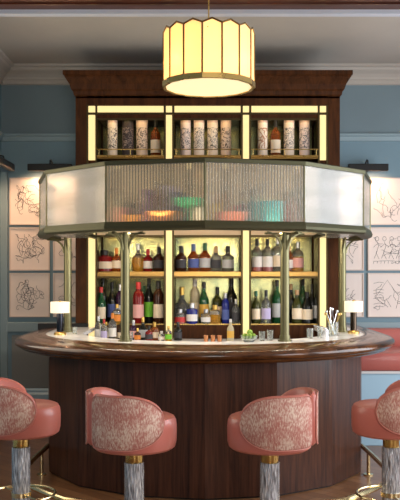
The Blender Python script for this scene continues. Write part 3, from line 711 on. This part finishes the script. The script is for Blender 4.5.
# ---------------------------------------------------------------- things on the counter
def counter_lamp(x, d, label, mt):
    t = thing('table_lamp', label, 'table lamp', ((x-205)*d/850, d, ZT), 0, 'cordless lamps on the bar counter')
    MB().lathe([(0,0),(.048,0),(.048,.014),(.043,.02),(.03,.026),(0,.026)], seg=28).build('base', BRASS, t, smooth=True)
    MB().lathe([(0,.02),(.026,.02),(.026,.25),(0,.25)], seg=20).build('stem', mt, t, smooth=True)
    MB().lathe([(.071,.175),(.075,.175),(.075,.262),(.071,.262),(.071,.175)], seg=36).build('lamp_shade', SHADE, t, smooth=True)
    MB().lathe([(0,.255),(.071,.255),(.071,.259),(0,.259)], seg=28).build('shade_top', SHADE, t)
    MB().lathe([(0,.26),(.01,.262),(.01,.27),(0,.273)], seg=12).build('finial', BRASS, t, smooth=True)
    p = bpy.data.lights.new('bulb_light', 'POINT'); p.energy = .9; p.color = (1,.75,.45); p.shadow_soft_size = .02
    o = bpy.data.objects.new('bulb_light', p); COL.objects.link(o); o.parent = t; o.location = (0,-.02,.20)
counter_lamp(60, 6.72, 'small cordless lamp with cream drum shade at the left end of the bar', mat('lamp_stem_dark', (.05,.05,.06), .12, 1))
counter_lamp(353.5, 6.9, 'small cordless lamp with cream drum shade at the right end of the bar', mat('lamp_stem_bronze', (.07,.05,.035), .15, 1))
def counter_glass(x, d, r, h, label, cat='glass', name='glass_tumbler', g='glassware along the counter', mt=None, z=ZT):
    t = MB().lathe([(0,0),(r*.8,0),(r,h),(r*.93,h),(r*.74,.008),(0,.008)], seg=20).build(name, mt or G['clear'], smooth=True)
    t.location = ((x-205)*d/850, d, z); return tag(t, label, cat, g)
# garnish pot of limes
t = thing('garnish_bowl', 'small glass bowl heaped with green limes on the counter centre right', 'bowl', ((249-205)*6.03/850, 6.03, ZT))
MB().lathe([(0,0),(.035,0),(.06,.03),(.064,.045),(.06,.045),(.055,.03),(.03,.006),(0,.006)], seg=24).build('bowl', G['clear'], t, smooth=True)
limem = mat('lime_skin', (.22,.36,.04), .4)
for k, (dx, dy, dz) in enumerate(((-.03,0,.04),(.03,.005,.04),(0,-.03,.042),(.005,0,.068))):
    l = MB().lathe([(0,-.022),(.012,-.019),(.02,-.006),(.02,.006),(.012,.019),(0,.022)], seg=12).build('lime', limem, smooth=True)
    l.location = Vector(t.location)+Vector((dx,dy,dz)); l.rotation_euler = (random.random()*2, random.random()*2, 0)
    tag(l, 'green lime in the counter bowl, ' + ('the leftmost one','the rightmost one','the front middle one','topmost on the heap')[k], 'lime', 'limes in the garnish bowl')
cop = mat('copper_cup', (.45,.20,.09), .25, 1)
for x, lb in ((206,'copper jigger cup on the counter, leftmost of three'),(213,'copper jigger cup on the counter, middle of three'),(219.5,'copper jigger cup on the counter, rightmost of three')):
    counter_glass(x, 6.05, .020, .045, lb, 'cup', 'jigger_cup', 'copper jiggers on the counter centre', cop)
counter_glass(262,6.1,.024,.07,'short clear tumbler right of the lime bowl')
counter_glass(270,6.15,.024,.075,'clear tumbler between the lime bowl and the right front column')
counter_glass(310,6.35,.026,.075,'clear tumbler right of the right front column')
counter_glass(320,6.4,.022,.085,'taller clear glass beside the right light strip')
counter_glass(130,6.2,.024,.06,'short clear glass by the foot of left front column')
counter_glass(75,6.85,.022,.055,'little glass candle pot near the left end lamp', 'candle pot', 'candle_pot', None)
# bar tools in a steel-rimmed glass
t = thing('tool_caddy', 'glass jar crowded with metal bar tools and straws beside the right lamp', 'tool caddy', ((333-205)*6.62/850, 6.62, ZT))
MB().lathe([(0,0),(.04,0),(.045,.11),(.042,.11),(.036,.008),(0,.008)], seg=24).build('jar', G['clear'], t, smooth=True)
for k in range(7):
    a = k*.9; m = MB(); top = (.06*math.cos(a), .05*math.sin(a), .17+.02*(k%3))
    m.tube([(.018*math.cos(a+2),.018*math.sin(a+2),.012), top], .0028, 6)
    m.lathe([(0,-.012),(.009,-.008),(.011,0),(.008,.009),(0,.012)], top, 10); m.build('bar_spoon', STEEL if k%3 else BRASS, t, smooth=True)
t = thing('steel_strainer', 'pair of steel strainers on the counter left of the tool jar', 'strainer', ((325-205)*6.55/850, 6.55, ZT))
m = MB(); m.lathe([(0,0),(.03,0),(.034,.05),(.03,.05),(.027,.006),(0,.006)], seg=20); m.build('cup', STEEL, t, smooth=True)
MB().tube([(.02,0,.045),(-.02,-.01,.075),(-.09,-.02,.085)], .006, 8).build('handle', STEEL, t, smooth=True)

# ---------------------------------------------------------------- pendant lamp
LX, LY, LZ = (208.7-205)*4.67/850, 4.67, 2.563
pen = thing('pendant_lamp', 'large faceted drum pendant lamp of glowing cream panels with pointed tops and brass edges', 'pendant lamp', (LX,LY,LZ))
PANE = bpy.data.materials.new('glowing_cream_glass'); PANE.use_nodes = True
nt = PANE.node_tree; b = nt.nodes['Principled BSDF']
b.inputs['Base Color'].default_value = (.85,.72,.45,1); b.inputs['Roughness'].default_value = .4
b.inputs['Emission Color'].default_value = (1,.66,.32,1); b.inputs['Emission Strength'].default_value = .5
tl = nt.nodes.new('ShaderNodeBsdfTranslucent'); tl.inputs['Color'].default_value = (.95,.76,.48,1)
ad = nt.nodes.new('ShaderNodeMixShader'); ad.inputs[0].default_value = .45
nt.links.new(b.outputs[0], ad.inputs[1]); nt.links.new(tl.outputs[0], ad.inputs[2]); nt.links.new(ad.outputs[0], nt.nodes['Material Output'].inputs[0])
NP = 15; R = .25; H1, H2 = .285, .307
edge = []
for k in range(NP):
    a0_ = math.radians(-90+16+24*k); a1_ = math.radians(-90+16+24*(k+1))
    p0 = Vector((R*math.cos(a0_), R*math.sin(a0_), 0)); p1 = Vector((R*math.cos(a1_), R*math.sin(a1_), 0)); pm = (p0+p1)/2
    n = pm.normalized()*.004
    pts = [p0+Vector((0,0,.0)), p1, p1+Vector((0,0,H1)), pm+Vector((0,0,H2)), p0+Vector((0,0,H1))]
    m = MB(); A = [m.bm.verts.new(p) for p in pts]; Bv = [m.bm.verts.new(p-n) for p in pts]
    m.bm.faces.new(A); m.bm.faces.new(Bv[::-1])
    for q in range(5): m.bm.faces.new((A[q], A[(q+1)%5], Bv[(q+1)%5], Bv[q]))
    m.build('shade_panel', PANE, pen)
    edge.append((p0, p1, pm))
m = MB()
for p0, p1, pm in edge:
    m.tube([p0, p0+Vector((0,0,H1))], .0055, 6)
    m.tube([p0+Vector((0,0,H1)), pm+Vector((0,0,H2)), p1+Vector((0,0,H1))], .0055, 6)
m.build('edge_frame', mat('aged_brass', (.16,.10,.03), .4, .9), pen)
m = MB(); rows = []
for p0, p1, pm in edge:
    d = p0.normalized()
    rows.append([tuple(d*(R+.006)+Vector((0,0,-.006))), tuple(d*(R+.006)+Vector((0,0,.022))), tuple(d*(R-.012)+Vector((0,0,.022))), tuple(d*(R-.012)+Vector((0,0,-.006)))])
m.loft(rows, closed_path=True).build('bottom_band', BRASS, pen)
m = MB(); m.prism([((R-.008)*p0.normalized().x, (R-.008)*p0.normalized().y) for p0, _, _ in edge], -.002, .002); m.build('bottom_diffuser', mat('glowing_diffuser', (.8,.7,.5), .5, emit=(1,.76,.40), estr=.95), pen)
m = MB(); m.cyl((0,0,.02), .004, ZC-LZ-.02, 10); m.cyl((0,0,ZC-LZ-.03), .06, .03, 24)
for k in range(3):
    a = k*2*PI/3+.5; m.tube([(0,0,.26),((R-.004)*math.cos(a),(R-.004)*math.sin(a),.26)], .004, 6)
m.build('suspension_rod', BRASS, pen, smooth=True)
for k, a in enumerate((-.75, -2.4, 1.2, 2.6)):
    bl = MB().lathe([(0,0),(.02,.005),(.03,.03),(.02,.055),(0,.06)], ((.13*math.cos(a)),(.13*math.sin(a)),.10), 14).build('bulb', mat('bulb_glass', (1,.9,.7), .4, emit=(1,.75,.4), estr=3), pen, smooth=True)
    p = bpy.data.lights.new('bulb_light', 'POINT'); p.energy = 8; p.color = (1,.76,.50); p.shadow_soft_size = .03
    o = bpy.data.objects.new('bulb_light', p); COL.objects.link(o); o.parent = pen; o.location = (.19*math.cos(a), .19*math.sin(a), .11)

# ---------------------------------------------------------------- bar stools
def stool_shell(rows_r, name, mt, parent, smooth=True): pass
def make_stool(label):
    """origin on the floor under the post; the seat opens towards local +Y, the back wraps the -Y side"""
    t = thing('bar_stool', label, 'bar stool', (0,0,0), 0, 'pink bar stools along the bar')
    # cushion
    R0 = .232; zb_, zt_ = .592, .768
    prof = [(0,zb_),(R0*.90,zb_),(R0*.965,zb_+.012),(R0*.995,zb_+.04),(R0,zb_+.08),(R0,zt_-.055),(R0*.985,zt_-.025),(R0*.94,zt_-.006),(R0*.86,zt_+.002),(R0*.5,zt_+.008),(0,zt_+.01)]
    MB().lathe(prof, seg=48).build('seat', PINK, t, smooth=True)
    # wrapped backrest, with large rounded ends, outer cloth panel, leather inner
    A = math.radians(107); N = 36
    def outline(v):      # v: 0 at the seam behind the sitter, 1 at the arm's end -> bottom z, top z
        k1 = min(1, (1-v)/.50); q1 = math.sqrt(max(0, 1-(1-k1)**2)); q1 = .08+.92*q1
        k0 = min(1, v/.10); q0 = .72+.28*math.sqrt(max(0, 1-(1-k0)**2)); q = min(q0, q1)
        zm = .758; return zm-(zm-.618)*q, zm+(.906-zm)*q
    def body(sd, rin, rout, v0, v1, name, mt, z_in=0):
        m = MB(); rows = []
        for i in range(N+1):
            v = v0+(v1-v0)*i/N; a = -PI/2+sd*(.012+v*(A-.012))
            za, zb2 = outline(i/N) if z_in else outline(v); za += z_in; zb2 -= z_in
            if zb2-za < .01: zb2 = za+.01
            h = zb2-za; e = min(.018, h*.2, (rout-rin)*.45)
            thin = 1-.5*max(0, 1-min(v/.06, (1-v)/.06)) if not z_in else 1
            ro = rin+(rout-rin)*thin
            pr_ = [(rin+e,za),(ro-e,za),(ro,za+e),(ro,zb2-e),(ro-e,zb2),(rin+e,zb2),(rin,zb2-e),(rin,za+e)]
            rows.append([(r*math.cos(a), r*math.sin(a), z) for r, z in pr_])
        return m.loft(rows).build(name, mt, t, smooth=True, sharp=60)
    for sd in (-1, 1):
        body(sd, .216, .256, 0, 1.0, 'backrest', PINK)
        body(sd, .245, .2615, .065, .955, 'cloth_panel', WEAVE, .007)
        pts = []
        for sgn in (1,-1):
            for i in (range(N+1) if sgn > 0 else range(N,-1,-1)):
                v = .06+.90*i/N; a = -PI/2+sd*(.012+v*(A-.012)); za, zb2 = outline(i/N); z = (zb2-.006) if sgn > 0 else (za+.006)
                pts.append((.2595*math.cos(a), .2595*math.sin(a), z))
        MB().tube(pts, .0032, 6, closed=True).build('piping', PIPING, t, smooth=True)
    m = MB(); m.lathe([(0,.515),(.046,.515),(.048,.52),(.048,.585),(.13,.586),(.13,.592),(0,.592)], seg=32); m.build('collar', BRASS, t, smooth=True)
    m = MB(); m.lathe([(0,.02),(.054,.02),(.054,.514),(0,.514)], seg=40); m.build('post', RESIN, t, smooth=True)
    m = MB(); n = 40; m.tube([(.20*math.cos(2*PI*k/n), .20*math.sin(2*PI*k/n), .235) for k in range(n)], .008, 8, closed=True)
    for k in range(2):
        a = k*PI+.4; m.tube([(.05*math.cos(a), .05*math.sin(a), .235),(.20*math.cos(a), .20*math.sin(a), .235)], .006, 6)
    m.lathe([(.054,.222),(.06,.222),(.06,.248),(.054,.248),(.054,.222)], seg=32)
    m.build('footrest_ring', PALEBRASS, t, smooth=True)
    MB().lathe([(0,0),(.22,0),(.22,.008),(.21,.014),(.06,.02),(0,.02)], seg=48).build('base_plate', PALEBRASS, t, smooth=True)
    return t
def copy_stool(src, label):
    r = src.copy(); COL.objects.link(r); r['label'] = label
    for ch in list(src.children):
        c = ch.copy(); COL.objects.link(c); c.parent = r
    return r
st = make_stool('pink bar stool left of centre, its back turned left and seat pointing right')
st.location = (-.385, 4.62, 0); st.rotation_euler = (0,0,-math.radians(61))
s3 = copy_stool(st, 'pink bar stool right of centre, its back turned right and its seat pointing left')
s3.location = (.352, 4.62, 0); s3.rotation_euler = (0,0,math.radians(61))
s1 = copy_stool(st, 'pink bar stool cut off by the left edge of the picture')
s1.location = ((21-205)*5.03/850, 5.03, 0); s1.rotation_euler = (0,0,-math.radians(72))
s4 = copy_stool(st, 'pink bar stool cut off by the right edge of the picture')
s4.location = ((391-205)*5.03/850, 5.03, 0); s4.rotation_euler = (0,0,math.radians(72))

# ---------------------------------------------------------------- banquette on the right
bn = thing('banquette', 'long pink leather banquette on a pale blue panelled base against the right of back wall', 'banquette', (2.4,8.0,0))
MB().box(1.36,3.66,7.64,8.58,0,.665).build('base_panel', SKYBLUE, bn, world=True)
MB().box(1.36,3.66,7.625,7.66,.645,.668).build('base_edge', WHITE, bn, world=True)
MB().box(1.34,3.66,7.60,8.56,.668,.835,.03).build('seat', BENCH, bn, smooth=True, world=True)
MB().box(1.36,3.66,8.36,8.565,.80,1.0,.03).build('backrest', BENCH, bn, smooth=True, world=True)
MB().box(1.36,3.66,7.615,7.64,0,.10,.005).build('skirting', SKYBLUE, bn, world=True)

# ---------------------------------------------------------------- framed drawings
def frame(xa, xb, ya, yb, seed, label, kind):
    rnd = random.Random(seed)
    A, Bq = px(xa,ya,YW), px(xb,yb,YW); w_, h_ = Bq.x-A.x, A.z-Bq.z
    t = thing('framed_drawing', label, 'framed drawing', ((A.x+Bq.x)/2, YW, Bq.z), 0, 'framed line drawings on the back wall')
    m = MB(); f = .012
    m.box(-w_/2,w_/2,-.025,-.004,0,f); m.box(-w_/2,w_/2,-.025,-.004,h_-f,h_); m.box(-w_/2,-w_/2+f,-.025,-.004,f,h_-f); m.box(w_/2-f,w_/2,-.025,-.004,f,h_-f)
    m.build('frame', MOUNT, t)
    MB().box(-w_/2+f,w_/2-f,-.016,-.004,f,h_-f).build('paper', PAPER, t)
    m = MB()
    def stroke(pts, wd=.0032):
        m.tube([(x, -.0165, z) for x, z in pts], wd*.5, 5)
    def arc(cx, cz, rx, rz, a0, a1, n=14):
        return [(cx+rx*math.cos(a0+(a1-a0)*k/n)*(1+.12*rnd.uniform(-1,1)), cz+rz*math.sin(a0+(a1-a0)*k/n)) for k in range(n+1)]
    W, Hh = w_*.36, h_*.34; zc_ = h_*.5
    def wander(x, z, n, st, turn):
        a = rnd.uniform(0, 6.28); P = [(x, z)]
        for k in range(n):
            a += rnd.uniform(-turn, turn); x += st*math.cos(a); z += st*math.sin(a)
            if abs(x) > W: a = PI-a; x = max(-W, min(W, x))
            if abs(z-zc_) > Hh: a = -a; z = max(zc_-Hh, min(zc_+Hh, z))
            P.append((x, z))
        return P
    if kind == 'dense':
        for k in range(11): stroke(wander(rnd.uniform(-W,W), zc_+rnd.uniform(-Hh,Hh)*.7, 20, .016, 1.2))
        for k in range(7): stroke(arc(rnd.uniform(-W*.6,W*.6), zc_+rnd.uniform(-.5,.5)*Hh, .03+.04*rnd.random(), .03+.05*rnd.random(), rnd.random()*3, 3+rnd.random()*3))
    elif kind == 'figures':
        for k in range(4):
            cx = -W+W*2*(k+.5)/4; stroke(arc(cx, zc_+Hh*.7, .018, .022, 0, 6.28)); stroke([(cx,zc_+Hh*.5),(cx+.015,zc_+.03),(cx-.01,zc_-.04),(cx+.02,zc_-Hh*.7)])
            stroke([(cx-.04,zc_+Hh*.1),(cx,zc_+Hh*.35),(cx+.045,zc_+Hh*.15)]); stroke([(cx,zc_-.02),(cx-.03,zc_-Hh*.65)])
        for k in range(9): cx = -W+2*W*k/8; stroke([(cx,zc_-Hh),(cx+.004,zc_-Hh*.82)])
        stroke([(-W,zc_-Hh*.84),(0,zc_-Hh*.8),(W,zc_-Hh*.86)])
        for k in range(8): stroke(wander(rnd.uniform(-W,W), zc_+rnd.uniform(-Hh*.5,Hh*.8), 10, .016, .9))
    elif kind == 'hill':
        for k in range(7): stroke(wander(rnd.uniform(-W,W), zc_+rnd.uniform(-Hh*.8,Hh*.2), 10, .016, .9))
        stroke([(-W*.9,zc_-Hh*.2),(-W*.4,zc_+Hh*.5),(-W*.05,zc_+Hh),(W*.3,zc_+Hh*.5),(W*.75,zc_-Hh*.1),(W*.55,zc_-Hh*.9)])
        stroke([(-W*.9,zc_-Hh*.2),(-W*.3,zc_-Hh*.6),(-W*.1,zc_-Hh*.3),(W*.2,zc_-Hh*.8)])
        for k in range(6): z = zc_+Hh*rnd.uniform(-1,.9); stroke([(-W,z),(-W*.6,z+.012),(-W*.3,z+.005)]); 
        for k in range(4): z = zc_+Hh*rnd.uniform(-1,.9); stroke([(W*.6,z),(W,z-.02)])
    else:
        for k in range(5): stroke(arc(rnd.uniform(-W,W)*.8, zc_+rnd.uniform(-.8,.8)*Hh, .02+.03*rnd.random(), .03+.06*rnd.random(), rnd.random()*3, 3+rnd.random()*3))
        for k in range(7): stroke(wander(rnd.uniform(-W,W), zc_+rnd.uniform(-Hh,Hh)*.7, 10, .02, .9))
    m.build('ink_drawing', INK, t)
rowsY = ((178,225),(227.5,270.5),(273,317))
names = ('top','middle','bottom')
kindsL = ('dense','dense','dense'); kindsR = ('loose','figures','hill')
for r_, (ya, yb) in enumerate(rowsY):
    frame(10,50,ya,yb, 11+r_, 'cream framed tangled line drawing, %s one of the outer left column' % names[r_], kindsL[r_])
    frame(53.5,93,ya,yb, 21+r_, 'cream framed line drawing half hidden behind the bar left, %s of its column' % names[r_], 'loose')
    frame(324,363.5,ya,yb, 31+r_, 'cream framed line drawing mostly hidden right of the cabinet, %s of its column' % names[r_], 'loose')
    frame(367.5,408,ya,yb, 41+r_, 'cream framed %s drawing in the outer right column, %s one' % (('scattered curls','standing figures','pointed hill')[r_], names[r_]), kindsR[r_])
# picture lights
def picture_light(c, L, along, label, power):
    """c: the bar's middle; along: 'x' on the back wall, 'y' on the left wall"""
    t = thing('picture_light', label, 'picture light', c, 0 if along == 'x' else PI/2, 'black picture lights')
    MB().box(-L/2,L/2,-.03,.03,-.035,.035,.008).build('lamp_head', BLACK, t)
    m = MB(); m.tube([(0,0,.03),(0,.01,.07),(0,.06,.085),(0,.12,.06),(0,.148,.02)], .007, 8); m.box(-.03,.03,.142,.155,-.03,.05,.003); m.build('arm', BLACK, t, smooth=True)
    a = bpy.data.lights.new('tube_light', 'AREA'); a.shape = 'RECTANGLE'; a.size = L*.9; a.size_y = .03; a.energy = power; a.color = (1,.58,.33); a.spread = math.radians(150)
    o = bpy.data.objects.new('tube_light', a); COL.objects.link(o); o.parent = t; o.location = (0,0,-.04)
    o.rotation_euler = (math.radians(22),0,0)
zp = px(0,167.5,YW-.16).z
picture_light(px(50,167.5,YW-.16), .44, 'x', 'long black picture light above the left drawings on the back wall', 5)
picture_light(px(368,167.5,YW-.16)-Vector((0,0,0)), .40, 'x', 'long black picture light above the right drawings on the back wall', 3)
picture_light(Vector((-1.90,8.05,2.585)), .62, 'y', 'black picture light on the left side wall at the picture edge', 5)
